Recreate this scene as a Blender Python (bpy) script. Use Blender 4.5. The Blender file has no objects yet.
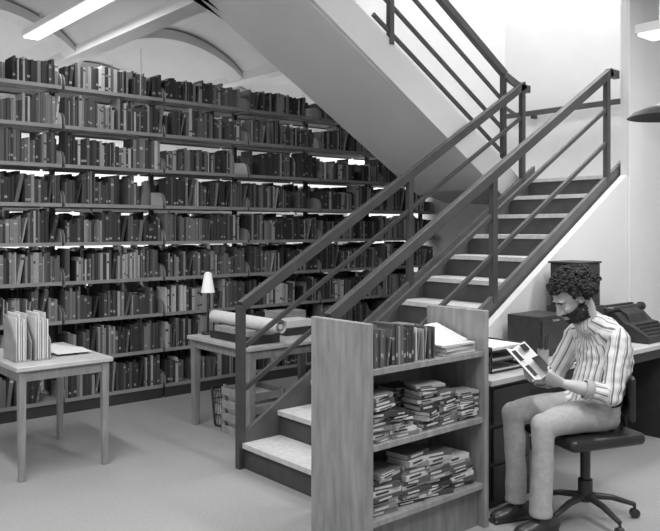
import bpy, math, random
from mathutils import Vector, Matrix, noise
random.seed(7)
S=bpy.context.scene
try:
    S.view_settings.view_transform='Standard'
except Exception: pass

# ---------------------------------------------------------------- materials
def mat(name,g,rough=.6,nscale=0,namt=.0,bump=0,bscale=200,metal=0,stretch=(1,1,1),emit=0,spec=None):
    m=bpy.data.materials.new(name); m.use_nodes=True
    nt=m.node_tree; b=nt.nodes['Principled BSDF']
    b.inputs['Base Color'].default_value=(g,g,g,1); b.inputs['Roughness'].default_value=rough
    b.inputs['Metallic'].default_value=metal
    if spec is not None: b.inputs['Specular IOR Level'].default_value=spec
    if emit:
        b.inputs['Emission Color'].default_value=(1,1,1,1); b.inputs['Emission Strength'].default_value=emit
    if nscale or bump:
        tc=nt.nodes.new('ShaderNodeTexCoord'); mp=nt.nodes.new('ShaderNodeMapping')
        mp.inputs['Scale'].default_value=stretch
        nt.links.new(tc.outputs['Object'],mp.inputs['Vector'])
    if nscale:
        n=nt.nodes.new('ShaderNodeTexNoise'); n.inputs['Scale'].default_value=nscale; n.inputs['Detail'].default_value=5
        r=nt.nodes.new('ShaderNodeValToRGB')
        lo=max(0,g*(1-namt)); hi=min(1,g*(1+namt))
        r.color_ramp.elements[0].position=.3; r.color_ramp.elements[1].position=.7
        r.color_ramp.elements[0].color=(lo,lo,lo,1); r.color_ramp.elements[1].color=(hi,hi,hi,1)
        nt.links.new(mp.outputs[0],n.inputs['Vector']); nt.links.new(n.outputs['Fac'],r.inputs[0])
        nt.links.new(r.outputs[0],b.inputs['Base Color'])
    if bump:
        n2=nt.nodes.new('ShaderNodeTexNoise'); n2.inputs['Scale'].default_value=bscale
        bp=nt.nodes.new('ShaderNodeBump'); bp.inputs['Strength'].default_value=bump; bp.inputs['Distance'].default_value=.01
        nt.links.new(mp.outputs[0],n2.inputs['Vector']); nt.links.new(n2.outputs['Fac'],bp.inputs['Height'])
        nt.links.new(bp.outputs[0],b.inputs['Normal'])
    return m
def attr_mat(name,rough=.7):
    m=bpy.data.materials.new(name); m.use_nodes=True; nt=m.node_tree; b=nt.nodes['Principled BSDF']
    a=nt.nodes.new('ShaderNodeAttribute'); a.attribute_name='Col'
    n=nt.nodes.new('ShaderNodeTexNoise'); n.inputs['Scale'].default_value=60
    tc=nt.nodes.new('ShaderNodeTexCoord'); nt.links.new(tc.outputs['Object'],n.inputs['Vector'])
    mx=nt.nodes.new('ShaderNodeMix'); mx.data_type='RGBA'; mx.blend_type='MULTIPLY'; mx.inputs[0].default_value=.35
    nt.links.new(a.outputs['Color'],mx.inputs[6]); nt.links.new(n.outputs['Fac'],mx.inputs[7])
    nt.links.new(mx.outputs[2],b.inputs['Base Color']); b.inputs['Roughness'].default_value=rough
    return m
M_wall=mat('wall_paint',.68,.85,2,.03,.05,300)
M_wall2=mat('soffit_plaster',.66,.9,1.5,.05,.08,250)
M_ceil=mat('ceiling_paint',.72,.9,2,.03)
M_carpet=mat('carpet',.29,1,60,.08,.2,500)
M_rail=mat('rail_painted_steel',.055,.4,8,.15)
M_string=mat('stringer_steel',.09,.45,8,.15)
M_tread=mat('tread_rubber',.50,.7,30,.12)
M_riser=mat('riser_dark',.05,.6,10,.2)
M_steel=mat('shelf_steel',.26,.6,6,.1)
M_post=mat('shelf_post',.04,.5,6,.1)
M_brack=mat('shelf_bracket',.32,.5)
M_book=attr_mat('book_covers')
M_wood=mat('bookcase_wood',.24,.5,9,.25,0,200,stretch=(3,3,.5))
M_woodd=mat('bookcase_wood_inner',.18,.55,9,.25,0,200,stretch=(3,3,.5))
M_tabtop=mat('table_laminate',.50,.35,5,.08)
M_tableg=mat('table_leg_wood',.26,.5,14,.2,stretch=(3,3,.4))
M_dark=mat('dark_metal',.03,.4,10,.2)
M_black=mat('black_vinyl',.015,.35,20,.2,.1,300)
M_case=mat('dark_case',.028,.5,14,.3,.1,200)
M_paper=mat('paper',.68,.8,12,.04)
M_card=mat('cardboard',.30,.8,12,.15)
M_lampw=mat('lamp_white',.8,.4)
M_shade=mat('lamp_shade',.85,.5,emit=.12)
M_emit=mat('fluorescent_tube',.9,.4,emit=1.0)
M_chrome=mat('chrome',.5,.25,metal=1)
M_skin=mat('skin',.42,.5,25,.06)
M_hair=mat('curly_hair',.018,.7,60,.6,.6,120)
M_shoe=mat('shoe_leather',.03,.35)
M_belt=mat('belt_leather',.02,.4)
M_eye=mat('eye_white',.4,.2); M_iris=mat('iris',.01,.2)
M_lip=mat('lip',.22,.5)

def shirt_mat():
    m=bpy.data.materials.new('striped_shirt'); m.use_nodes=True; nt=m.node_tree; b=nt.nodes['Principled BSDF']
    a=nt.nodes.new('ShaderNodeAttribute'); a.attribute_name='stripe'
    mu=nt.nodes.new('ShaderNodeMath'); mu.operation='MULTIPLY'; mu.inputs[1].default_value=1/.043
    fr=nt.nodes.new('ShaderNodeMath'); fr.operation='FRACT'
    r=nt.nodes.new('ShaderNodeValToRGB'); r.color_ramp.interpolation='CONSTANT'
    e=r.color_ramp.elements
    e[0].position=0; e[0].color=(.62,.62,.62,1)
    e[1].position=.42; e[1].color=(.16,.16,.16,1)
    for p,c in ((.64,.6),(.76,.3),(.84,.62)):
        q=e.new(p); q.color=(c,c,c,1)
    nt.links.new(a.outputs['Fac'],mu.inputs[0]); nt.links.new(mu.outputs[0],fr.inputs[0])
    nt.links.new(fr.outputs[0],r.inputs[0]); nt.links.new(r.outputs[0],b.inputs['Base Color'])
    b.inputs['Roughness'].default_value=.85
    return m
M_shirt=shirt_mat()
M_trou=mat('light_trousers',.38,.9,40,.10,.08,400)

# ---------------------------------------------------------------- mesh builder
class MB:
    def __init__(s): s.v=[]; s.f=[]; s.m=[]; s.c=[]
    def add(s,vs,fs,mi=0,col=.5,M=None):
        o=len(s.v)
        for p in vs:
            p=Vector(p)
            if M is not None: p=M@p
            s.v.append(tuple(p))
        for f in fs: s.f.append(tuple(i+o for i in f)); s.m.append(mi); s.c.append(col)
    def box(s,a,b,mi=0,col=.5,M=None):
        x0,y0,z0=a; x1,y1,z1=b
        vs=[(x0,y0,z0),(x1,y0,z0),(x1,y1,z0),(x0,y1,z0),(x0,y0,z1),(x1,y0,z1),(x1,y1,z1),(x0,y1,z1)]
        s.add(vs,[(0,3,2,1),(4,5,6,7),(0,1,5,4),(1,2,6,5),(2,3,7,6),(3,0,4,7)],mi,col,M)
    def prism(s,poly,axis,a,b,mi=0,col=.5,M=None):
        n=len(poly)
        if axis=='y': vs=[(p,a,z) for p,z in poly]+[(p,b,z) for p,z in poly]
        elif axis=='x': vs=[(a,p,z) for p,z in poly]+[(b,p,z) for p,z in poly]
        else: vs=[(p,z,a) for p,z in poly]+[(p,z,b) for p,z in poly]
        fs=[tuple(range(n)),tuple(range(2*n-1,n-1,-1))]+[(i,i+n,(i+1)%n+n,(i+1)%n) for i in range(n)]
        s.add(vs,fs,mi,col,M)
    def beam(s,p0,p1,w,h,mi=0):
        p0=Vector(p0); p1=Vector(p1); d=(p1-p0).normalized()
        side=d.cross(Vector((0,0,1)))
        if side.length<1e-4: side=Vector((0,1,0))
        side.normalize(); up=side.cross(d).normalized()
        vs=[]
        for p in (p0,p1):
            for a,b in ((-1,-1),(1,-1),(1,1),(-1,1)): vs.append(p+side*a*w/2+up*b*h/2)
        s.add(vs,[(0,3,2,1),(4,5,6,7),(0,1,5,4),(1,2,6,5),(2,3,7,6),(3,0,4,7)],mi)
    def tube(s,pts,rads,n=14,mi=0,side=None,M=None,smooth=0,caps=True,col=.5):
        pts=[Vector(p) for p in pts]; rads=[(r,r) if not isinstance(r,(tuple,list)) else r for r in rads]
        if smooth:
            np_,nr=[],[]
            for i in range(len(pts)-1):
                a=pts[max(i-1,0)];b=pts[i];c=pts[i+1];d=pts[min(i+2,len(pts)-1)]
                for k in range(smooth):
                    t=k/smooth
                    np_.append(.5*((2*b)+(c-a)*t+(2*a-5*b+4*c-d)*t*t+(3*b-a-3*c+d)*t**3))
                    nr.append(tuple(rads[i][j]*(1-t)+rads[i+1][j]*t for j in (0,1)))
            np_.append(pts[-1]); nr.append(rads[-1]); pts,rads=np_,nr
        rings=[]; prev=None
        for i,p in enumerate(pts):
            t=(pts[min(i+1,len(pts)-1)]-pts[max(i-1,0)]).normalized()
            if side is not None: sd=Vector(side)-t*Vector(side).dot(t)
            elif prev is not None: sd=prev-t*prev.dot(t)
            else:
                sd=t.cross(Vector((0,0,1)))
                if sd.length<.1: sd=t.cross(Vector((0,1,0)))
            sd.normalize(); prev=sd; up=t.cross(sd)
            rings.append([p+sd*math.cos(2*math.pi*k/n)*rads[i][0]+up*math.sin(2*math.pi*k/n)*rads[i][1] for k in range(n)])
        vs=[q for r in rings for q in r]; fs=[]
        for i in range(len(rings)-1):
            for k in range(n): fs.append((i*n+k,i*n+(k+1)%n,(i+1)*n+(k+1)%n,(i+1)*n+k))
        if caps:
            fs.append(tuple(reversed(range(n)))); L=(len(rings)-1)*n; fs.append(tuple(range(L,L+n)))
        s.add(vs,fs,mi,col,M)
    def ell(s,c,r,n=16,m=10,mi=0,M=None,R=None):
        c=Vector(c); vs=[];fs=[]
        def P(a,b):
            p=Vector((math.sin(a)*math.cos(b)*r[0],math.sin(a)*math.sin(b)*r[1],math.cos(a)*r[2]))
            if R is not None: p=R@p
            return c+p
        vs.append(P(0,0))
        for i in range(1,m):
            for k in range(n): vs.append(P(math.pi*i/m,2*math.pi*k/n))
        vs.append(P(math.pi,0))
        for k in range(n): fs.append((0,1+k,1+(k+1)%n))
        for i in range(m-2):
            for k in range(n): a=1+i*n; fs.append((a+k,a+n+k,a+n+(k+1)%n,a+(k+1)%n))
        a=1+(m-2)*n; L=len(vs)-1
        for k in range(n): fs.append((a+k,L,a+(k+1)%n))
        s.add(vs,fs,mi,.5,M)
    def cyl(s,p0,p1,r0,r1=None,n=20,mi=0,M=None,caps=True): s.tube([p0,p1],[r0,r0 if r1 is None else r1],n,mi,None,M,0,caps)
    def obj(s,name,mats,bevel=0,smooth=False,parent=None,cols=False):
        me=bpy.data.meshes.new(name); me.from_pydata(s.v,[],s.f)
        for m in (mats if isinstance(mats,(list,tuple)) else [mats]): me.materials.append(m)
        me.polygons.foreach_set('material_index',s.m)
        if cols:
            at=me.attributes.new('Col','FLOAT_COLOR','CORNER'); d=[]
            for p in me.polygons:
                c=s.c[p.index]; d+= [c,c,c,1]*p.loop_total
            at.data.foreach_set('color',d)
        if smooth: me.polygons.foreach_set('use_smooth',[True]*len(me.polygons))
        me.update()
        o=bpy.data.objects.new(name,me); S.collection.objects.link(o)
        if bevel:
            b=o.modifiers.new('bevel','BEVEL'); b.width=bevel; b.segments=2; b.limit_method='ANGLE'
        if parent: o.parent=parent
        return o
def empty(name,loc=(0,0,0)):
    o=bpy.data.objects.new(name,None); o.location=loc; S.collection.objects.link(o); return o
def remeshed(mb,name,voxel,mats,smooth_it=4,parent=None):
    o=mb.obj(name+'_tmp',mats)
    r=o.modifiers.new('r','REMESH'); r.mode='VOXEL'; r.voxel_size=voxel; r.use_smooth_shade=True
    if smooth_it:
        q=o.modifiers.new('s','SMOOTH'); q.iterations=smooth_it; q.factor=.5
    dg=bpy.context.evaluated_depsgraph_get(); dg.update()
    me=bpy.data.meshes.new_from_object(o.evaluated_get(dg),depsgraph=dg)
    bpy.data.objects.remove(o,do_unlink=True)
    me.name=name
    n=bpy.data.objects.new(name,me); S.collection.objects.link(n)
    me.materials.clear()
    for m in mats: me.materials.append(m)
    me.polygons.foreach_set('use_smooth',[True]*len(me.polygons))
    if parent: n.parent=parent
    return n

# ---------------------------------------------------------------- camera
cd=bpy.data.cameras.new('camera'); cam=bpy.data.objects.new('camera',cd); S.collection.objects.link(cam)
cam.location=(0,0,1.63); cam.rotation_euler=(math.pi/2,0,-math.atan2(.6529,.7574))
cd.sensor_width=36; cd.sensor_fit='HORIZONTAL'; cd.lens=36*750/660; cd.shift_y=-.0568
S.camera=cam

# ---------------------------------------------------------------- room
def simple(name,a,b,m,bev=0):
    k=MB(); k.box(a,b); return k.obj(name,m,bev)
simple('floor',(-3,-3,-.1),(9,11,0),M_carpet)
simple('wall_back',(-3,11,-.1),(9,11.15,6.2),M_wall)
simple('wall_left',(-1.2,3,0),(-1.05,11,3.8),M_wall)
TW=3.30; TN=3.34; TF=4.25; SL=.585; S1=2.88; RISE=.175; GO=.299; LS=S1+11*GO; LZ=2.1
def nos(s): return .175+SL*(s-S1)
k=MB()
k.prism([(3.0,0),(8.6,0),(8.6,6.2),(6.19,6.2),(6.19,nos(6.19)-.02),(3.0,nos(3.0)-.06)],'y',TW-.06,TW)
k.obj('wall_right',M_wall)
k=MB(); k.box((6.19,TW-.085,0),(6.42,TW-.06,3.8)); k.obj('trim_1',M_wall,.004)
simple('wall_end',(7.3,TW,0),(7.42,5.42,6.2),M_wall)
simple('wall_far',(7.6,5.42,0),(7.75,11,6.2),M_wall)
simple('wall_upper',(2.6,5.32,3.72),(7.3,5.42,6.2),M_wall)
k=MB(); k.prism([(2.6,5.41-SL*2.6+.02),(5.9,5.41-SL*5.9+.02),(7.3,2.0),(7.3,3.72),(2.6,3.72)],'y',5.321,5.419); k.obj('wall_stairwell',M_wall)
k=MB()
k.box((-3,-3,3.8),(8.6,TW-.065,4.2)); k.box((-3,TW-.06,3.8),(2.59,5.42,4.2)); k.box((2.3,TW-.3,6.2),(7.8,5.6,6.3))
# shallow vaulted bays beyond the stair
BM=[-1.0,1.15,3.30,5.45,7.6]
for a,b in zip(BM[:-1],BM[1:]):
    n=14; a2,b2=a+.10,b-.10
    arc=[(a2+(b2-a2)*i/n, 3.60+.38*math.sin(math.pi*i/n)**.75) for i in range(n+1)]
    k.prism([(a,4.2),(a,3.50),(a2,3.50)]+arc+[(b2,3.50),(b,3.50),(b,4.2)],'y',5.425,11)
k.obj('ceiling',M_ceil)
k=MB()
for t in (7.9,10.2):
    for a,b in zip(BM[:-1],BM[1:]):
        n=14; a2,b2=a+.10,b-.10
        o=[(a2+(b2-a2)*i/n, 3.58+.38*math.sin(math.pi*i/n)**.75) for i in range(n+1)]
        q=[(a2+(b2-a2)*i/n, 3.52+.33*math.sin(math.pi*i/n)**.75) for i in range(n+1)]
        for i in range(n):
            k.prism([o[i],o[i+1],q[i+1],q[i]],'y',t,t+.3)
k.obj('ceiling_beams',M_ceil)
k=MB(); k.box((3.0,TW-.072,0),(6.19,TW-.061,.09)); k.obj('baseboard_right',M_dark)

# ---------------------------------------------------------------- staircase
k=MB()  # mats: 0 tread,1 riser,2 stringer,3 soffit,4 rail
T0,T1=TN+.02,TF-.02
for n in range(1,12):
    s=S1+(n-1)*GO; z=n*RISE
    k.box((s-.02,T0,z-.035),(s+GO+.02,T1,z),0)
    k.box((s,T0,z-RISE),(s+.015,T1,z-.035),1)
k.box((LS,T0,LZ-RISE),(LS+.015,T1,LZ-.035),1)
k.box((LS-.02,T0,LZ-.035),(LS+.1,T1,LZ),0)
k.box((LS+.1,TW+.002,LZ-.2),(7.295,5.31,LZ),3)
k.box((LS+.1,TW+.003,LZ),(7.294,5.3,LZ+.006),0)
def stringer(t,w,s0,s1,up,dn,mi=2):
    a=s0
    pts=[(a,0),(a,nos(a)+up),(s1,nos(s1)+up),(s1,nos(s1)-dn)]
    sb=S1+(dn-.175)/SL
    pts+= [(sb,0)]
    k.prism(pts,'y',t-w/2,t+w/2,mi)
stringer(TN,.035,S1-.03,LS+.12,.065,.2)
stringer(TF,.035,S1-.03,LS+.12,.065,.2)
k.prism([(3.2,nos(3.2)-.24),(LS+.1,nos(LS+.1)-.24),(LS+.1,nos(LS+.1)-.2),(3.2,nos(3.2)-.2)],'y',TN+.02,TF-.02,3)
U1=5.87
def unos(s): return LZ+RISE+SL*(U1-s)
for n in range(1,12):
    s=U1-(n-1)*GO; z=LZ+n*RISE
    k.box((s-GO-.02,4.37,z-.035),(s+.02,5.3,z),0)
    k.box((s-.015,4.37,z-RISE),(s,5.3,z-.035),1)
sT=U1-11*GO
k.prism([(U1+.35,unos(U1+.35)+.02),(U1+.35,LZ-.2),(U1+.1,LZ-.2),(sT,unos(sT)-.27),(sT,unos(sT)+.05)],'y',4.33,4.365,3)
k.prism([(U1+.35,LZ-.2),(U1+.35,LZ-.02),(U1,LZ-.1),(sT,unos(sT)-.2),(sT,unos(sT)-.3),(U1-.05,unos(U1-.05)-.3)],'y',4.366,5.319,3)
def rail(t,fn,sa,sb,posts,ra=0,rb=0,offs=(.93,.64,.35),base=.05):
    for i,o in enumerate(offs):
        h=.07 if i==0 else .034; w=.055 if i==0 else .025
        ea=sa-(.0 if i else ra); eb=sb+(.0 if i else rb)
        k.beam((ea,t,fn(ea)+o),(eb,t,fn(eb)+o),w,h,4)
    for p,hh in posts:
        k.box((p-.027,t-.022,fn(p)+base-.05),(p+.027,t+.022,fn(p)+hh),4)
rail(TN,nos,S1+.02,6.06,[(4.44,.92),(6.03,.93)],.03,.03)
rail(TF,nos,S1+.02,6.10,[(4.53,.92),(6.10,.93)],.03,.03)
for t in (TN,TF):
    k.box((S1-.045,t-.025,0),(S1+.01,t+.025,nos(S1)+.93),4)
    k.beam((6.05,t,nos(6.06)+.935),(6.2,t,nos(6.06)+.935),.055,.07,4)
rail(4.345,unos,4.2,5.95,[(5.93,.86),(4.40,.85)],1.2,.0,offs=(.87,.60,.33,.10))
k.beam((6.1,TF,nos(6.06)+.93),(5.93,4.345,unos(5.93)+.86),.05,.06,4)
k.beam((6.1,TF,nos(6.06)+.64),(5.93,4.345,unos(5.93)+.55),.025,.03,4)
k.beam((7.22,3.36,2.92),(7.22,5.25,2.92),.04,.055,4)
for t in (3.8,4.9): k.box((7.22,t-.02,2.86),(7.295,t+.02,2.9),4)
k.obj('staircase',[M_tread,M_riser,M_string,M_wall2,M_rail],.003)

# ---------------------------------------------------------------- library shelving
SB=[.56+.98*i for i in range(8)]
def shelving(FT,LV,H,bar=True):
    k=MB()
    for i,s in enumerate(SB): k.box((s-.02,FT+.25,0),(s+.02,FT+.29,H),1)
    for i in range(len(SB)-1):
        a,b=SB[i]+.012,SB[i+1]-.012
        for j,z in enumerate(LV):
            for (t0,t1,tf) in ((FT,FT+.245,FT),(FT+.295,FT+.54,FT+.54)):
                k.box((a,t0,z-.012),(b,t1,z),0)
                k.box((a,tf-.003,z-.026),(b,tf+.003,z+.006),0)
            for s in (a,b-.004):
                pts=[(FT+.25,z-.03),(FT+.02,z-.03),(FT+.0,z+.02),(FT+.01,z+.07),(FT+.04,z+.11),(FT+.10,z+.13),(FT+.25,z+.14)]
                k.prism(pts,'x',s,s+.004,2)
        if bar and i>=2: k.box((a-.012,FT+.25,3.03),(b+.012,FT+.29,3.06),0)
        k.box((a,FT+.01,0),(b,FT+.02,LV[-1]-.012),1)
    k.obj('library_bookshelf',[M_steel,M_post,M_brack])
LV=[2.87-.343*i for i in range(9)]
FT=6.5
shelving(FT,LV,3.08)
LV2=LV[3:]
shelving(8.2,LV2,2.05,False)  # added rear range, blocks backlight through the lower shelf gaps
def shade():
    r=random.random()
    if r<.42: return random.uniform(.02,.07)
    if r<.72: return random.uniform(.07,.18)
    if r<.92: return random.uniform(.18,.38)
    return random.uniform(.4,.62)
def row(k,s0,s1,t,z,sgn,fill,hmin=.17,hmax=.27,tmin=.012,tmax=.042,lab=.35,sh=shade,maxd=.20,gapp=.015):
    s=s0; base=random.uniform(hmin+.02,hmax-.03); run=0
    while s<s0+(s1-s0)*fill:
        if run<=0:
            base=random.uniform(hmin+.02,hmax-.02); run=random.randint(2,12); c0=sh()
            w0=random.uniform(tmin,tmax)
        run-=1
        w=min(max(random.gauss(w0,.005),tmin),tmax); h=min(hmax,max(hmin,base+random.gauss(0,.014)))
        if s+w>s1-.005: break
        d=random.uniform(.13,maxd); c=c0*random.uniform(.8,1.25) if random.random()<.5 else sh()
        off=random.uniform(.005,.022)
        if sgn>0: ta,tb=t+off,t+off+d
        else: ta,tb=t-off-d,t-off
        lean=0
        if run==0 and random.random()<.35: lean=random.uniform(.08,.25)
        M=None
        if lean: M=Matrix.Translation((s,0,z))@Matrix.Rotation(lean,4,'Y')@Matrix.Translation((-s,0,-z))
        k.box((s+.0008,ta,z+.001),(s+w-.0008,tb,z+h),0,c,M)
        if sgn>0 and w>.014 and lab:
            if random.random()<lab:
                zz=z+random.uniform(.02,.05); k.box((s+.003,ta-.0012,zz),(s+w-.003,ta,zz+.02),0,.38 if c<.3 else .1,M)
            if random.random()<.35:
                zz=z+h*random.uniform(.6,.85); k.box((s+.002,ta-.001,zz),(s+w-.002,ta,zz+random.uniform(.006,.03)),0,min(.6,c*3+.08) if c<.3 else .05,M)
        s+=w+(math.sin(lean)*h if lean else 0)
        if random.random()<gapp: s+=random.uniform(.03,.12)
k=MB()
for i in range(len(SB)-1):
    for j,z in enumerate(LV):
        row(k,SB[i]+.02,SB[i+1]-.02,FT,z,1,random.choice([.98,.98,.95,.90,.8]),hmin=.17,hmax=.30 if j else .235,tmax=.032)
        row(k,SB[i]+.02,SB[i+1]-.02,FT+.54,z,-1,random.choice([.98,.95,.9,.7] if j>2 else [.95,.9,.8,.6]),lab=0,hmin=.18 if j<3 else .24,hmax=.27 if j<3 else .30)
k.obj('library_books',[M_book],cols=True)
k=MB()  # books of the added rear range, more blocking for the backlight
for i in range(len(SB)-1):
    for j,z in enumerate(LV2):
        row(k,SB[i]+.02,SB[i+1]-.02,8.2,z,1,random.choice([.97,.9,.85]),lab=0,tmin=.02,hmin=.2,hmax=.29)
k.obj('library_books',[M_book],cols=True)

# ---------------------------------------------------------------- low bookcase
BX0,BX1,BY0,BY1,BH=2.42,3.33,2.535,2.955,1.18
k=MB()
k.box((BX0,BY0,0),(BX0+.035,BY1,BH),0); k.box((BX1-.035,BY0,0),(BX1,BY1,BH),0)
for z in (.96,.60,.24): k.box((BX0+.035,BY0+.012,z-.03),(BX1-.035,BY1-.01,z),0)
k.box((BX0+.035,BY0+.05,0),(BX1-.035,BY0+.07,.21),1)
k.box((BX0+.035,BY1-.02,.03),(BX1-.035,BY1-.005,1.0),1)
k.obj('low_bookcase',[M_wood,M_woodd],.003)
k=MB()
def sh2():
    r=random.random()
    return random.uniform(.02,.10) if r<.45 else (random.uniform(.12,.35) if r<.75 else random.uniform(.45,.7))
row(k,BX0+.045,BX0+.36,BY0+.02,.96,1,1.0,hmin=.165,hmax=.215,tmin=.01,tmax=.024,lab=.9,sh=sh2,maxd=.16,gapp=0)
def stack(k,s,t,z,w,n,th=(.012,.026),d=.12,jit=.12):
    zz=z+.001; dx=0
    lo=BX0+.045; hi=BX1-.045
    for i in range(n):
        h=random.uniform(*th); ww=w*random.uniform(.9,1.08); dx+=random.gauss(0,.008)
        ang=random.gauss(0,jit); half=ww/2*abs(math.cos(ang))+d/2*abs(math.sin(ang))
        cx=min(max(s+dx,lo+half),hi-half)
        M=Matrix.Translation((cx,t+random.uniform(0,.03)+d/2,zz))@Matrix.Rotation(ang,4,'Z')
        c=sh2()
        k.box((-ww/2,-d/2,0),(ww/2,d/2,.0018),0,c,M); k.box((-ww/2,-d/2,h-.0026),(ww/2,d/2,h-.0008),0,c,M)
        k.box((-ww/2,-d/2,.0018),(ww/2,-d/2+.0016,h-.0026),0,c,M)
        k.box((-ww/2+.002,-d/2+.0016,.0018),(ww/2-.002,d/2-.003,h-.0026),0,.5,M)
        k.box((-ww*.35,-d/2-.001,h*.3),(ww*random.uniform(0,.3),-d/2,h*.7),0,.6 if c<.3 else .05,M)
        zz+=h
row(k,BX0+.375,BX0+.52,BY0+.03,.96,1,1.0,hmin=.13,hmax=.17,tmin=.01,tmax=.02,lab=.9,sh=sh2,maxd=.14,gapp=0)
x=BX0+.135
for n in (12,8,12,10,9): stack(k,x,BY0+.025,.60,.165,n,jit=.18); stack(k,x+.01,BY0+.19,.60,.165,n-1); x+=.160
x=BX0+.15
for n in (9,11,10,8): stack(k,x,BY0+.035,.24,.19,n,(.014,.028),.14); x+=.205
for i in range(5):
    M=Matrix.Translation((BX0+.70,BY0+.16,.962+.011*i))@Matrix.Rotation(random.gauss(.05,.04),4,'Z')
    k.box((-.13,-.13,0),(.13,.13,.010),0,.6 if i%2==0 else .35,M)
M=Matrix.Translation((BX0+.71,BY0+.19,1.035))@Matrix.Rotation(.35,4,'X')@Matrix.Rotation(.1,4,'Z')
k.box((-.14,-.1,0),(.14,.12,.012),0,.72,M)
k.box((BX0+.60,BY0+.30,.961),(BX0+.84,BY0+.37,1.06),0,.5)
k.obj('paperback_books',[M_book],cols=True)

# ---------------------------------------------------------------- tables
def table(name,x0,y0,x1,y1,h=.74,leg=.05,th=.03,ap=.07,bar=False):
    k=MB(); k.box((x0,y0,h-th),(x1,y1,h),0)
    i=.02
    for a in (x0+i,x1-i-leg):
        for b in (y0+i,y1-i-leg):
            vs=[]
            cx,cy=a+leg/2,b+leg/2
            for z,r in ((0,leg*.38),(h-th,leg*.5)):
                vs+=[(cx-r,cy-r,z),(cx+r,cy-r,z),(cx+r,cy+r,z),(cx-r,cy+r,z)]
            k.add(vs,[(0,3,2,1),(4,5,6,7),(0,1,5,4),(1,2,6,5),(2,3,7,6),(3,0,4,7)],1)
    j=.03
    k.box((x0+j,y0+j,h-th-ap),(x1-j,y0+j+.02,h-th),1); k.box((x0+j,y1-j-.02,h-th-ap),(x1-j,y1-j,h-th),1)
    k.box((x0+j,y0+j,h-th-ap),(x0+j+.02,y1-j,h-th),1); k.box((x1-j-.02,y0+j,h-th-ap),(x1-j,y1-j,h-th),1)
    return k.obj(name,[M_tabtop,M_tableg],.004)
table('reading_table',1.60,4.9,2.25,5.80)
table('reading_table',3.17,4.6,4.4,5.5,leg=.065)
def magfile(X,Y,n=6):
    k=MB()
    k.prism([(Y-.12,.741),(Y+.13,.741),(Y+.13,1.04),(Y+.06,1.04),(Y-.12,.87)],'x',X-.05,X-.045,0)
    k.prism([(Y-.12,.741),(Y+.13,.741),(Y+.13,1.04),(Y+.06,1.04),(Y-.12,.87)],'x',X+.05,X+.055,0)
    k.box((X-.05,Y+.125,.741),(X+.055,Y+.13,1.04),0); k.box((X-.05,Y-.12,.741),(X+.055,Y+.13,.745),0)
    for i in range(n):
        xx=X-.04+.015*i; k.box((xx,Y-.1,.746),(xx+.006+.004*(i%2),Y+.12,1.0+.03*math.sin(i*2)+.03),1)
    k.obj('magazine_file',[M_card,M_paper],.001)
magfile(1.83,5.2); magfile(1.71,5.22,5)
k=MB()
for i in range(6):
    M=Matrix.Translation((2.06+.02*(i%2),5.6-.09*i*.8,.741+.003*i))@Matrix.Rotation(.3*i,4,'Z'); k.box((-.1,-.12,0),(.1,.12,.003),0,M=M)
k.obj('loose_papers',[M_paper])
def basket(name,x,y,r=.13,h=.30,m=M_dark):
    k=MB(); 
    k.cyl((x,y,.0),(x,y,.01),r*.8,n=28)
    for z,q in ((.01,.8),(h*.33,.87),(h*.66,.94),(h,1.0)):
        n=32
        pts=[(x+r*q*math.cos(2*math.pi*i/n),y+r*q*math.sin(2*math.pi*i/n),z+.003) for i in range(n+1)]
        k.tube(pts,[.005]*(n+1),6)
    for i in range(40):
        a=2*math.pi*i/40; c,s_=math.cos(a),math.sin(a)
        k.tube([(x+r*.8*c,y+r*.8*s_,.008),(x+r*c,y+r*s_,h)],[.003,.003],5)
    k.tube([(x,y,.012),(x,y,.17)],[r*.7,r*.82],20,1)
    return k.obj(name,[m,M_paper],smooth=False)
basket('wire_waste_basket',3.42,5.28)
k=MB()
x0,x1,y0,y1=3.26,3.60,4.72,5.12
for z in (.0,.1,.2,.3): 
    k.box((x0,y0,z),(x1,y0+.012,z+.06),0); k.box((x0,y1-.012,z),(x1,y1,z+.06),0); k.box((x0,y0,z),(x0+.012,y1,z+.06),0); k.box((x1-.012,y0,z),(x1,y1,z+.06),0)
for a in (x0+.012,x1-.03):
    for b in (y0+.012,y1-.03): k.box((a,b,0),(a+.018,b+.018,.38),0)
k.box((x0+.01,y0+.01,0),(x1-.01,y1-.01,.01),0)
k.box((x0+.04,y0+.04,.012),(x1-.04,y1-.04,.33),1)
k.obj('slatted_crate',[M_card,M_paper],.002)
k=MB(); k.box((3.24,4.68,.741),(3.52,5.25,.80),0); k.box((3.25,4.72,.801),(3.5,5.2,.845),1); k.obj('flat_file_boxes',[M_case,M_card],.003)
k=MB(); k.tube([(3.36,4.45,.897),(3.36,5.38,.897)],[.05,.05],28,caps=False); k.tube([(3.36,5.38,.897),(3.36,4.45,.897)],[.043,.043],28,caps=False)
k.tube([(3.36,4.46,.897),(3.36,5.37,.897)],[.02,.02],16); k.obj('paper_roll',M_paper,smooth=False)
k=MB(); lx,ly=3.33,5.43
k.cyl((lx,ly,.741),(lx,ly,.76),.055,n=24,mi=1); k.cyl((lx,ly,.76),(lx,ly,1.15),.008,mi=1)
k.tube([(lx,ly,1.09),(lx,ly,1.25)],[.058,.03],28,0,caps=False); k.tube([(lx,ly,1.25),(lx,ly,1.262)],[.03,.012],28,0); k.tube([(lx,ly,1.245),(lx,ly,1.092)],[.028,.055],28,0,caps=False)
k.obj('table_lamp',[M_shade,M_dark],smooth=True)
k=MB(); k.box((3.75,4.9,.741),(4.1,5.15,.80),0); k.box((3.78,4.92,.801),(4.05,5.12,.86),1); k.box((3.9,5.2,.741),(4.2,5.4,.9),2); k.obj('book_pile',[M_case,M_paper,M_card],.003)

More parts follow.
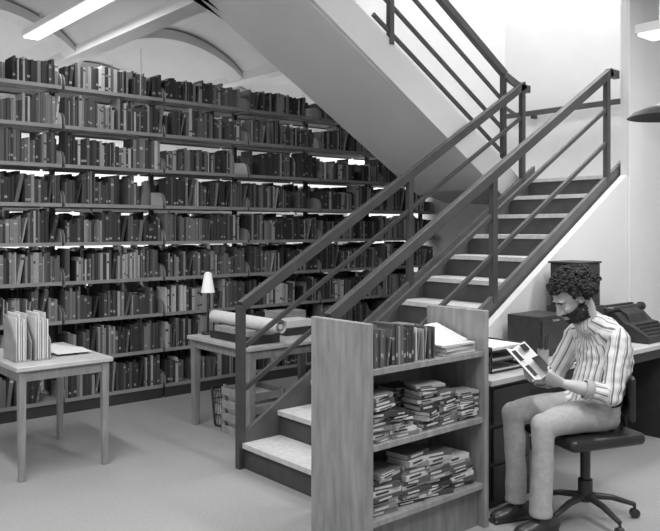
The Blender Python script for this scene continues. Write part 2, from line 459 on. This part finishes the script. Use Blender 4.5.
# ---------------------------------------------------------------- desk (against wall)
D0,D1,DY0,DY1=3.52,6.15,2.66,3.20
k=MB(); k.box((D0,DY0,.715),(D1,DY1,.75),0)
k.box((D0+.02,DY0+.03,0),(D0+.42,DY1-.02,.715),1)
for i,(a,b) in enumerate(((.04,.24),(.26,.46),(.48,.69))):
    k.box((D0+.04,DY0+.015,a),(D0+.4,DY0+.03,b),1); k.box((D0+.16,DY0+.005,(a+b)/2-.008),(D0+.28,DY0+.015,(a+b)/2+.008),2)
k.box((D1-.42,DY0+.03,0),(D1-.02,DY1-.02,.715),1)
k.box((D0+.42,DY1-.06,.3),(D1-.42,DY1-.04,.715),1); k.box((D0+.42,DY0+.03,.64),(D1-.42,DY0+.045,.715),1)
k.obj('office_desk',[M_tabtop,M_dark,M_chrome],.004)
def typewriter(x,y,rz,sc=1.0,paper=True,keym=1):
    k=MB(); M=Matrix.Translation((x,y,.751))@Matrix.Rotation(rz,4,'Z')@Matrix.Scale(sc,4)
    k.prism([(-.19,0),(.19,0),(.19,.15),(.15,.185),(.05,.19),(-.02,.125),(-.06,.115),(-.19,.045)],'x',-.20,.20,0,M=M)
    k.tube([(-.27,.10,.205),(.27,.10,.205)],[.024,.024],20,0,M=M)
    for s in (-1,1): k.tube([(s*.25,.10,.205),(s*.285,.10,.205)],[.032,.032],20,0,M=M)
    k.box((-.22,.13,.17),(.22,.16,.235),0,M=M)
    k.prism([(.05,.19),(.06,.215),(-.0,.18),(-.02,.125)],'x',-.12,.12,keym,M=M)
    if paper: k.box((-.11,.125,.22),(.11,.128,.33),2,M=M)
    for r in range(4):
        for c in range(10):
            k.cyl((-.15+c*.032+r*.006,-.165+r*.030,.045+r*.018),(-.15+c*.032+r*.006,-.167+r*.030,.068+r*.018),.010,n=10,mi=keym,M=M)
    k.tube([(-.26,.09,.21),(-.30,.04,.235),(-.31,.0,.235)],[.006]*3,8,1,M=M)
    k.obj('typewriter',[M_case,M_chrome,M_paper],.006)
typewriter(5.74,2.93,0,1.12,False,0)
# document trays with papers at the near end of the desk
k=MB(); x0,x1,y0,y1=3.68,4.02,2.78,3.06
for j in range(3):
    z=.752+j*.062
    k.box((x0,y0,z),(x1,y1,z+.004),0); k.box((x0,y0,z),(x0+.006,y1,z+.035),0); k.box((x1-.006,y0,z),(x1,y1,z+.035),0); k.box((x0,y1-.006,z),(x1,y1,z+.035),0); k.box((x0,y0,z),(x1,y0+.006,z+.012),0)
    k.box((x0+.015,y0+.012,z+.004),(x1-.02,y1-.012,z+.016+.006*j),1 if j!=1 else 2)
for a in (x0,x1-.006):
    for b in (y0,y1-.006): k.box((a,b,.751),(a+.006,b+.006,.90),0)
k.obj('document_tray',[M_case,M_paper,M_card],.001)
k=MB()
k.box((4.36,2.90,.751),(4.72,3.16,1.03),0); k.box((4.38,2.89,.80),(4.70,2.90,1.0),1); k.box((4.5,2.885,.99),(4.58,2.89,1.005),2)
k.obj('card_file_cabinet',[M_case,M_dark,M_chrome],.006)
k=MB()
k.box((4.84,2.88,.751),(5.16,3.16,1.06),0); k.box((4.86,2.90,1.061),(5.14,3.14,1.37),1); k.box((4.84,2.89,1.371),(5.15,3.15,1.385),0)
k.box((4.88,2.892,1.1),(5.12,2.90,1.33),0)
k.obj('stacked_cases',[M_case,M_dark],.01)
k=MB(); cx,cy=4.25,2.80
k.tube([(cx,cy,.751),(cx,cy,.84)],[.033,.038],24,0,caps=False); k.cyl((cx,cy,.751),(cx,cy,.757),.033,mi=0); k.tube([(cx,cy,.84),(cx,cy,.757)],[.034,.03],24,0,caps=False)
for i in range(6):
    a=i*1.05; k.cyl((cx+.008*math.cos(a),cy+.008*math.sin(a),.758),(cx+.035*math.cos(a),cy+.035*math.sin(a),.92+.01*(i%3)),.0035,n=6,mi=1)
k.obj('pencil_cup',[M_card,M_dark])
k=MB()
for i,(x,y,r) in enumerate(((4.72,2.77,.1),(5.05,2.77,-.1))):
    M=Matrix.Translation((x,y,.751+.004*i))@Matrix.Rotation(r,4,'Z'); k.box((-.11,-.08,0),(.11,.08,.004),0,M=M)
k.obj('desk_papers',[M_paper])
k=MB(); px,py,pz=3.97,1.85,2.22
k.tube([(px,py,pz),(px,py,pz+.03),(px,py,pz+.06),(px,py,pz+.075)],[.205,.17,.09,.03],32,0,caps=False)
k.tube([(px,py,pz+.07),(px,py,pz+.055),(px,py,pz+.026),(px,py,pz)],[.028,.086,.165,.2],32,0,caps=False)
k.cyl((px,py,pz+.07),(px,py,pz+.13),.03,.02); k.cyl((px,py,pz+.13),(px,py,3.8),.004,n=8); k.cyl((px,py,3.78),(px,py,3.8),.05)
k.ell((px,py,pz+.03),(.03,.03,.035),mi=1)
k.obj('pendant_lamp',[M_dark,M_lampw],smooth=True)

# ---------------------------------------------------------------- lights
def fluoro(x,y,z,L,power,axis='y',w=.25,drop=False,top=3.8):
    e=empty('fluorescent_light',(x,y,z))
    k=MB(); hx,hy=(w/2,L/2) if axis=='y' else (L/2,w/2)
    k.box((-hx,-hy,0),(hx,hy,.06),0); k.box((-hx+.015,-hy+.015,-.02),(hx-.015,hy-.015,0),1)
    if drop:
        for q in (-.35,.35):
            a=(q*L if axis=='x' else 0, q*L if axis=='y' else 0)
            k.cyl((a[0],a[1],.06),(a[0],a[1],top-z),.006,n=8)
    k.obj('housing',[M_lampw,M_emit],parent=e)
    ld=bpy.data.lights.new('lamp','AREA'); ld.shape='RECTANGLE'; ld.size=2*hx; ld.size_y=2*hy; ld.energy=power
    l=bpy.data.objects.new('lamp',ld); S.collection.objects.link(l); l.parent=e; l.location=(0,0,-.03)
    return e
fluoro(2.72,6.95,3.60,1.9,40,drop=True,w=.18)
fluoro(1.0,4.0,3.74,1.8,80)
fluoro(.3,1.2,3.74,1.8,70)
fluoro(3.0,.8,3.74,1.8,95)
fluoro(5.6,1.3,3.74,1.8,50)
fluoro(5.2,2.2,3.0,.8,18,drop=True)
fluoro(.1,8.9,3.2,1.2,85,drop=True,top=3.9)  # lamps behind the shelving: added backlight for its bright gaps
fluoro(2.2,9.2,3.2,1.2,105,drop=True,top=3.9)
fluoro(4.4,9.2,3.2,1.2,135,drop=True,top=3.9)
fluoro(6.5,7.7,3.2,1.2,100,drop=True,top=3.9)
fluoro(6.6,4.2,6.1,1.2,88,axis='y')  # lamps over the stairwell: added out of view to brighten its walls
fluoro(4.3,4.2,6.1,1.2,68,axis='y')
w=bpy.data.worlds.new('world'); S.world=w; w.use_nodes=True
w.node_tree.nodes['Background'].inputs[0].default_value=(1,1,1,1); w.node_tree.nodes['Background'].inputs[1].default_value=.45

# ---------------------------------------------------------------- man + chair
O=Vector((3.925,2.225,0)); fw=Vector((-.935,.3545,0)).normalized(); lf=Vector((0,0,1)).cross(fw)
MM=Matrix(((fw.x,lf.x,0,O.x),(fw.y,lf.y,0,O.y),(0,0,1,0),(0,0,0,1)))
man=empty('seated_man'); man.matrix_world=MM
body=MB()
spine=[(.06,0,.53),(.045,0,.62),(.005,0,.73),(-.04,0,.85),(-.04,0,.955),(-.005,0,1.035),(.05,0,1.085),(.105,0,1.115)]
srad=[(.16,.115),(.170,.128),(.162,.128),(.172,.132),(.184,.130),(.168,.108),(.10,.078),(.064,.062)]
body.tube(spine,srad,28,side=(0,1,0),smooth=4)
legs=[]
for sg,kf,kz,af in ((1,.46,.585,.47),(-1,.49,.60,.47)):
    hip=(.05,sg*.09,.60); knee=(kf,sg*.115,kz); ank=(af,sg*.115,.12)
    body.tube([(.0,sg*.08,.60),hip,(kf*.55,sg*.105,.605),(kf*.9,sg*.115,kz),(kf+.01,sg*.115,kz-.01)],[.08,.095,.087,.070,.055],20,smooth=3)
    body.ell((kf,sg*.115,kz),(.063,.061,.063))
    body.tube([knee,(kf*.5+af*.5-.01,sg*.115,.36),(af,sg*.115,.10)],[.062,.057,.061],20,smooth=4)
    legs.append((hip,knee,ank))
arms=[]
for sg,el,wr in ((1,(.11,.235,.735),(.34,.14,.80)),(-1,(.14,-.23,.74),(.37,-.11,.79))):
    sh=(.005,sg*.172,1.015); el=Vector(el); wr=Vector(wr)
    cuff=el.lerp(wr,.52)
    mid=Vector(sh).lerp(el,.5)
    body.ell(sh,(.068,.065,.066))
    body.tube([(.005,sg*.10,1.035),sh,mid,el],[.06,.066,.060,.055],18,smooth=3)
    body.ell(el,(.055,.055,.055))
    body.tube([el,cuff],[.055,.051],18)
    arms.append((Vector(sh),el,wr,cuff))
body.tube([(.08,0,1.09),(.115,0,1.135)],[(.072,.070),(.068,.066)],20,side=(0,1,0))
bo=remeshed(body,'clothed_body',.0095,[M_shirt,M_trou,M_belt],5,man)
def seg(p,a,b):
    a=Vector(a);b=Vector(b);d=b-a;t=max(0,min(1,(p-a).dot(d)/d.length_squared)); q=a+d*t; return (p-q).length,t,q
me=bo.data
bones=[]
for i in range(len(spine)-1): bones.append(('t',spine[i],spine[i+1],.15))
for h,kn,an in legs: bones+= [('l',h,kn,.085),('l',kn,an,.065)]
for sh,el,wr,cu in arms: bones+=[('a',sh,el,.058),('a',el,wr,.05)]
st=me.attributes.new('stripe','FLOAT','POINT'); vals=[]; leg=[]
for v in me.vertices:
    p=v.co.copy(); best=min(((seg(p,b[1],b[2])[0]/b[3],b) for b in bones),key=lambda x:x[0])[1]
    d=(Vector(best[2])-Vector(best[1])).normalized(); q=seg(p,best[1],best[2])[2]; r=p-q
    leg.append(best[0]=='l')
    if best[0]=='t':
        c=math.atan2(r.x,r.y)*.145
    else:
        lat=Vector((0,1 if p.y>0 else -1,0)); lat=(lat-d*lat.dot(d)).normalized(); o2=d.cross(lat)
        c=math.atan2(r.dot(o2),r.dot(lat))*.055
    vals.append(c+10+noise.noise(p*9)*.006)
st.data.foreach_set('value',vals)
nrm=[v.normal.copy() for v in me.vertices]
for v,n,lg in zip(me.vertices,nrm,leg):
    p=v.co
    if lg: dd=noise.noise(Vector((p.x*9,p.y*9,p.z*12)))*.006
    else: dd=noise.noise(Vector((p.x*14,p.y*14,p.z*26)))*.009+noise.noise(p*40)*.002
    v.co=p+n*dd
mi=[]
for f in me.polygons:
    c=f.center; best=min(((seg(c,b[1],b[2])[0]/b[3],b) for b in bones),key=lambda x:x[0])[1]
    if best[0]=='a': mi.append(0)
    elif best[0]=='l': mi.append(1)
    else:
        mi.append(1 if c.z<.65-c.x*.1 else (2 if c.z<.675-c.x*.1 else 0))
me.polygons.foreach_set('material_index',mi)
def hand(mb,W,xd,palm,sg,curl,thumb_spread=.6,s=1.0):
    xd=Vector(xd).normalized(); zz=Vector(palm); zz=(zz-xd*zz.dot(xd)).normalized(); yy=zz.cross(xd)*sg
    def T(x,y,z): return Vector(W)+xd*x*s+yy*y*s+zz*z*s
    mb.tube([T(-.02,0,0),T(.01,0,0),T(.05,.0,.002),T(.088,.002,.004),T(.1,.002,.005)],[(.026,.019),(.028,.018),(.039,.016),(.041,.013),(.036,.009)],18,side=yy,smooth=3)
    for i,(y,l,dx) in enumerate(((-.030,.070,.088),(-.010,.078,.094),(.011,.073,.092),(.031,.056,.084))):
        p=T(dx-.012,y,.004); a=0; pts=[p]; rr=[.0095]
        sp=(y*.8)
        for j,fr in enumerate((.45,.30,.25)):
            a+=curl[j]*(1+.08*i); d=xd*math.cos(a)+zz*math.sin(a)+yy*sp*(2 if j==0 else 0)*.5
            p=p+d.normalized()*(l*fr+(.012 if j==0 else 0))*s; pts.append(p); rr.append((.0088,.0082,.0068)[j])
        mb.tube(pts,rr,10); mb.ell(pts[-1],(.0068,)*3,8,6)
        for q,r in zip(pts[1:-1],rr[1:-1]): mb.ell(q,(r,)*3,8,6)
    p0=T(.02,-.022,.006); p1=T(.048,-.048*thumb_spread/.6,.018); p2=T(.078,-.056*thumb_spread/.6,.028); p3=T(.100,-.052,.034)
    mb.tube([p0,p1,p2,p3],[.015,.0125,.0105,.008],10); mb.ell(p3,(.008,)*3,8,6); mb.ell(p1,(.0125,)*3,8,6); mb.ell(p2,(.0105,)*3,8,6)
hb=MB()
for (sh,el,wr,cu),sg in zip(arms,(1,-1)):
    hb.tube([cu-(wr-cu)*.3,el.lerp(wr,.7),wr,wr+(wr-el).normalized()*.01],[(.042,.042),(.037,.035),(.028,.024),(.027,.021)],16,smooth=3)
    xd=(wr-el).normalized()+Vector((.1,-.25*sg,.15)); 
    hand(hb,wr,xd,Vector((-.25,-.8*sg,.55)),sg,(.55,.7,.5))
remeshed(hb,'forearms_and_hands',.0042,[M_skin],2,man)
k=MB()
for sh,el,wr,cu in arms:
    d=(wr-el).normalized(); k.tube([cu-d*.03,cu-d*.025,cu+d*.012,cu+d*.014],[.050,.054,.054,.048],20,caps=False); k.tube([cu+d*.014,cu+d*.0],[.048,.04],20,caps=False)
k.obj('shirt_cuffs',M_card,smooth=True,parent=man)
k=MB()
for (h,kn,an),sg in zip(legs,(1,-1)):
    a=an[0]-.03; y=an[1]
    k.tube([(a-.075,y,.04),(a-.05,y,.05),(a+.02,y,.055),(a+.09,y,.042),(a+.15,y,.034),(a+.185,y,.028)],[(.025,.03),(.038,.045),(.041,.05),(.048,.038),(.045,.03),(.025,.018)],18,side=(0,1,0),smooth=3)
    k.tube([(a+.02,y,.06),(a+.02,y,.13)],[.042,.04],16)
    k.box((a-.08,y-.04,.001),(a+.185,y+.04,.016),0)
remeshed(k,'shoes',.007,[M_shoe],2,man)
H=Matrix.Translation((.185,0,1.245))@Matrix.Rotation(math.radians(-10),4,'Z')@Matrix.Rotation(math.radians(36),4,'Y')@Matrix.Scale(1.07,4)
HE=bpy.data.objects.new('head',None); S.collection.objects.link(HE); HE.parent=man; HE.matrix_local=H
k=MB()
k.ell((-.012,0,.03),(.094,.076,.088),24,16)
k.ell((.025,0,-.028),(.066,.061,.085),24,16)
k.ell((.050,0,-.086),(.038,.040,.028)); k.tube([(-.01,.054,-.055),(.045,.034,-.092),(.045,-.034,-.092),(-.01,-.054,-.055)],[.020,.022,.022,.020],12,smooth=3)
k.tube([(.080,0,.018),(.096,0,-.008),(.111,0,-.032),(.100,0,-.042)],[.008,.009,.0115,.009],12)
for s in (1,-1):
    k.ell((.095,s*.011,-.036),(.011,.008,.008)); k.ell((.068,s*.032,.024),(.02,.022,.009)); k.ell((.062,s*.042,-.022),(.024,.022,.022))
    k.ell((-.008,s*.077,-.005),(.019,.009,.032)); k.ell((.002,s*.082,-.008),(.012,.008,.022))
k.ell((.088,0,-.063),(.013,.024,.007)); k.ell((.086,0,-.075),(.013,.021,.008))
Hi=H.inverted()
nb=Hi@Vector((.075,0,1.055)); 
k.tube([(-.02,0,-.02),(-.03,0,-.08),nb],[.055,.054,.06],20,smooth=3)
hd=remeshed(k,'face_and_neck',.0048,[M_skin],2,HE)
k=MB()
for s in (1,-1):
    k.ell((.077,s*.031,.003),(.0115,.0125,.0050),mi=0); k.ell((.086,s*.031,.001),(.004,.005,.0045),mi=1)
    k.tube([(.088,s*.012,.022),(.090,s*.03,.028),(.078,s*.052,.022)],[.004,.005,.003],8,2,smooth=3)
k.ell((.100,0,-.063),(.003,.021,.004),mi=3); k.ell((.098,0,-.074),(.003,.017,.004),mi=3)
k.obj('eyes_brows_lips',[M_eye,M_iris,M_hair,M_lip],smooth=True,parent=HE)
k=MB()
C=Vector((-.034,0,.036)); rad=Vector((.112,.102,.094))
k.ell(C+Vector((-.012,0,.008)),(.104,.096,.088),24,16)
N=820
for i in range(N):
    z=1-2*(i+.5)/N; a=i*2.39996; r=math.sqrt(1-z*z); d=Vector((r*math.cos(a),r*math.sin(a),z))
    if d.x>.45 and d.z<.40: continue
    if d.x>.05 and d.z<-.15: continue
    if d.z<-.75: continue
    lump=1+.14*noise.noise(d*2.3)
    q=C+Vector((d.x*rad.x,d.y*rad.y,d.z*rad.z))*(lump+random.uniform(-.06,.20))
    ax=Vector((random.gauss(0,1),random.gauss(0,1),random.gauss(0,1))).normalized(); u=ax.orthogonal().normalized(); w2=ax.cross(u)
    rr=random.uniform(.006,.013)
    k.tube([q+u*rr*math.cos(t*1.05)+w2*rr*math.sin(t*1.05)+ax*t*.0015 for t in range(7)],[.0042]*7,6)
    k.ell(q*.96+C*.04,(.011,)*3,8,5)
# beard: scattered on the actual skin surface of jaw, chin and upper lip
cand=[]
for v in hd.data.vertices:
    x,y,z=v.co
    if v.co.x<-.012 or v.co.z<-.125: continue
    if v.normal.z<-.75 and x<.02: continue
    line=-.050-.012*0
    side=abs(y)>.040
    lim=-.030-.25*max(0,x) if side else -.046
    if z>lim: continue
    if abs(y)<.022 and -.080<z<-.056 and x>.07: continue
    if abs(y)<.016 and z>-.050: continue
    cand.append((v.co.copy(),v.normal.copy()))
random.shuffle(cand)
for co,no in cand[:1300]:
    r=random.uniform(.0035,.0058); k.ell(co+no*.003,(r,r,r),6,4)
k.obj('curly_hair_and_beard',M_hair,smooth=True,parent=HE)
k=MB()
Xa=Vector((.80,.35,-.10)).normalized(); Nn=Vector((-.45,.50,.74)); Nn=(Nn-Xa*Nn.dot(Xa)).normalized(); Ya=Nn.cross(Xa)
Mg=Matrix.Translation((.50,.02,.890))@Matrix((Xa,Ya,Nn)).transposed().to_4x4()@Matrix.Scale(.88,4)
for s in (-1,1):
    for j in range(6):
        x0,x1=j*.017,(j+1)*.017
        f=lambda x:(.045*x/.1 - .2*x*x*3)
        for lay,o in enumerate((0,.004)):
            vs=[]
            for x in (x0,x1):
                for y in (-.125,.125): vs.append((s*x,y,f(x)+o)); vs.append((s*x,y,f(x)+o+.003))
            k.add(vs,[(0,1,3,2),(4,6,7,5),(0,4,5,1),(2,3,7,6),(1,5,7,3),(0,2,6,4)],1 if lay else 0,M=Mg)
for (x,y,w,h) in ((-.095,.0,.085,.11),(.02,-.1,.07,.08),(.02,.02,.07,.08),(-.08,-.11,.06,.05)):
    zf=(.045*(abs(x)+w*.5)/.1-.6*(abs(x)+w*.5)**2)+.0085
    k.box((x,y,zf),(x+w,y+h,zf+.0015),0,M=Mg)
k.obj('magazine',[M_dark,M_paper],parent=man)

ch=empty('swivel_chair'); ch.matrix_world=MM
k=MB()
k.box((-.14,-.23,.445),(.35,.23,.515),0)
o=k.obj('seat',[M_black],parent=ch); b=o.modifiers.new('b','BEVEL'); b.width=.034; b.segments=5
for p in o.data.polygons: p.use_smooth=True
k=MB()
nseg=8; vs=[];fs=[]
for i in range(nseg+1):
    a=-.80+1.6*i/nseg; 
    for (rr,zz) in ((.28,.575),(.315,.575),(.315,.82),(.28,.82)):
        vs.append((.17-rr*math.cos(a),rr*math.sin(a)*1.05,zz))
for i in range(nseg):
    for j in range(4): fs.append((i*4+j,i*4+(j+1)%4,(i+1)*4+(j+1)%4,(i+1)*4+j))
fs+=[(3,2,1,0),(nseg*4,nseg*4+1,nseg*4+2,nseg*4+3)]
k.add(vs,fs); o=k.obj('backrest',[M_black],parent=ch); b=o.modifiers.new('b','BEVEL'); b.width=.016; b.segments=4; b.limit_method='ANGLE'
k=MB(); cx=.09
k.tube([(cx-.07,0,.42),(cx-.22,0,.415),(cx-.27,0,.46),(cx-.245,0,.65)],[(.025,.008)]*4,12,side=(0,1,0),smooth=4)
k.box((cx-.15,-.12,.415),(cx+.15,.12,.445)); k.cyl((cx,0,.12),(cx,0,.42),.028); k.cyl((cx,0,.1),(cx,0,.22),.04)
for i in range(5):
    a=i*2*math.pi/5+.3; c,s_=math.cos(a),math.sin(a)
    k.tube([(cx,0,.13),(cx+.15*c,.15*s_,.115),(cx+.28*c,.28*s_,.075)],[(.025,.02),(.02,.016),(.014,.012)],10)
    k.cyl((cx+.28*c,.28*s_,.04),(cx+.28*c,.28*s_,.08),.008)
    k.cyl((cx+.28*c-.015*s_,.28*s_+.015*c,.026),(cx+.28*c+.015*s_,.28*s_-.015*c,.026),.026)
k.obj('base_and_bracket',[M_dark],smooth=False,parent=ch)
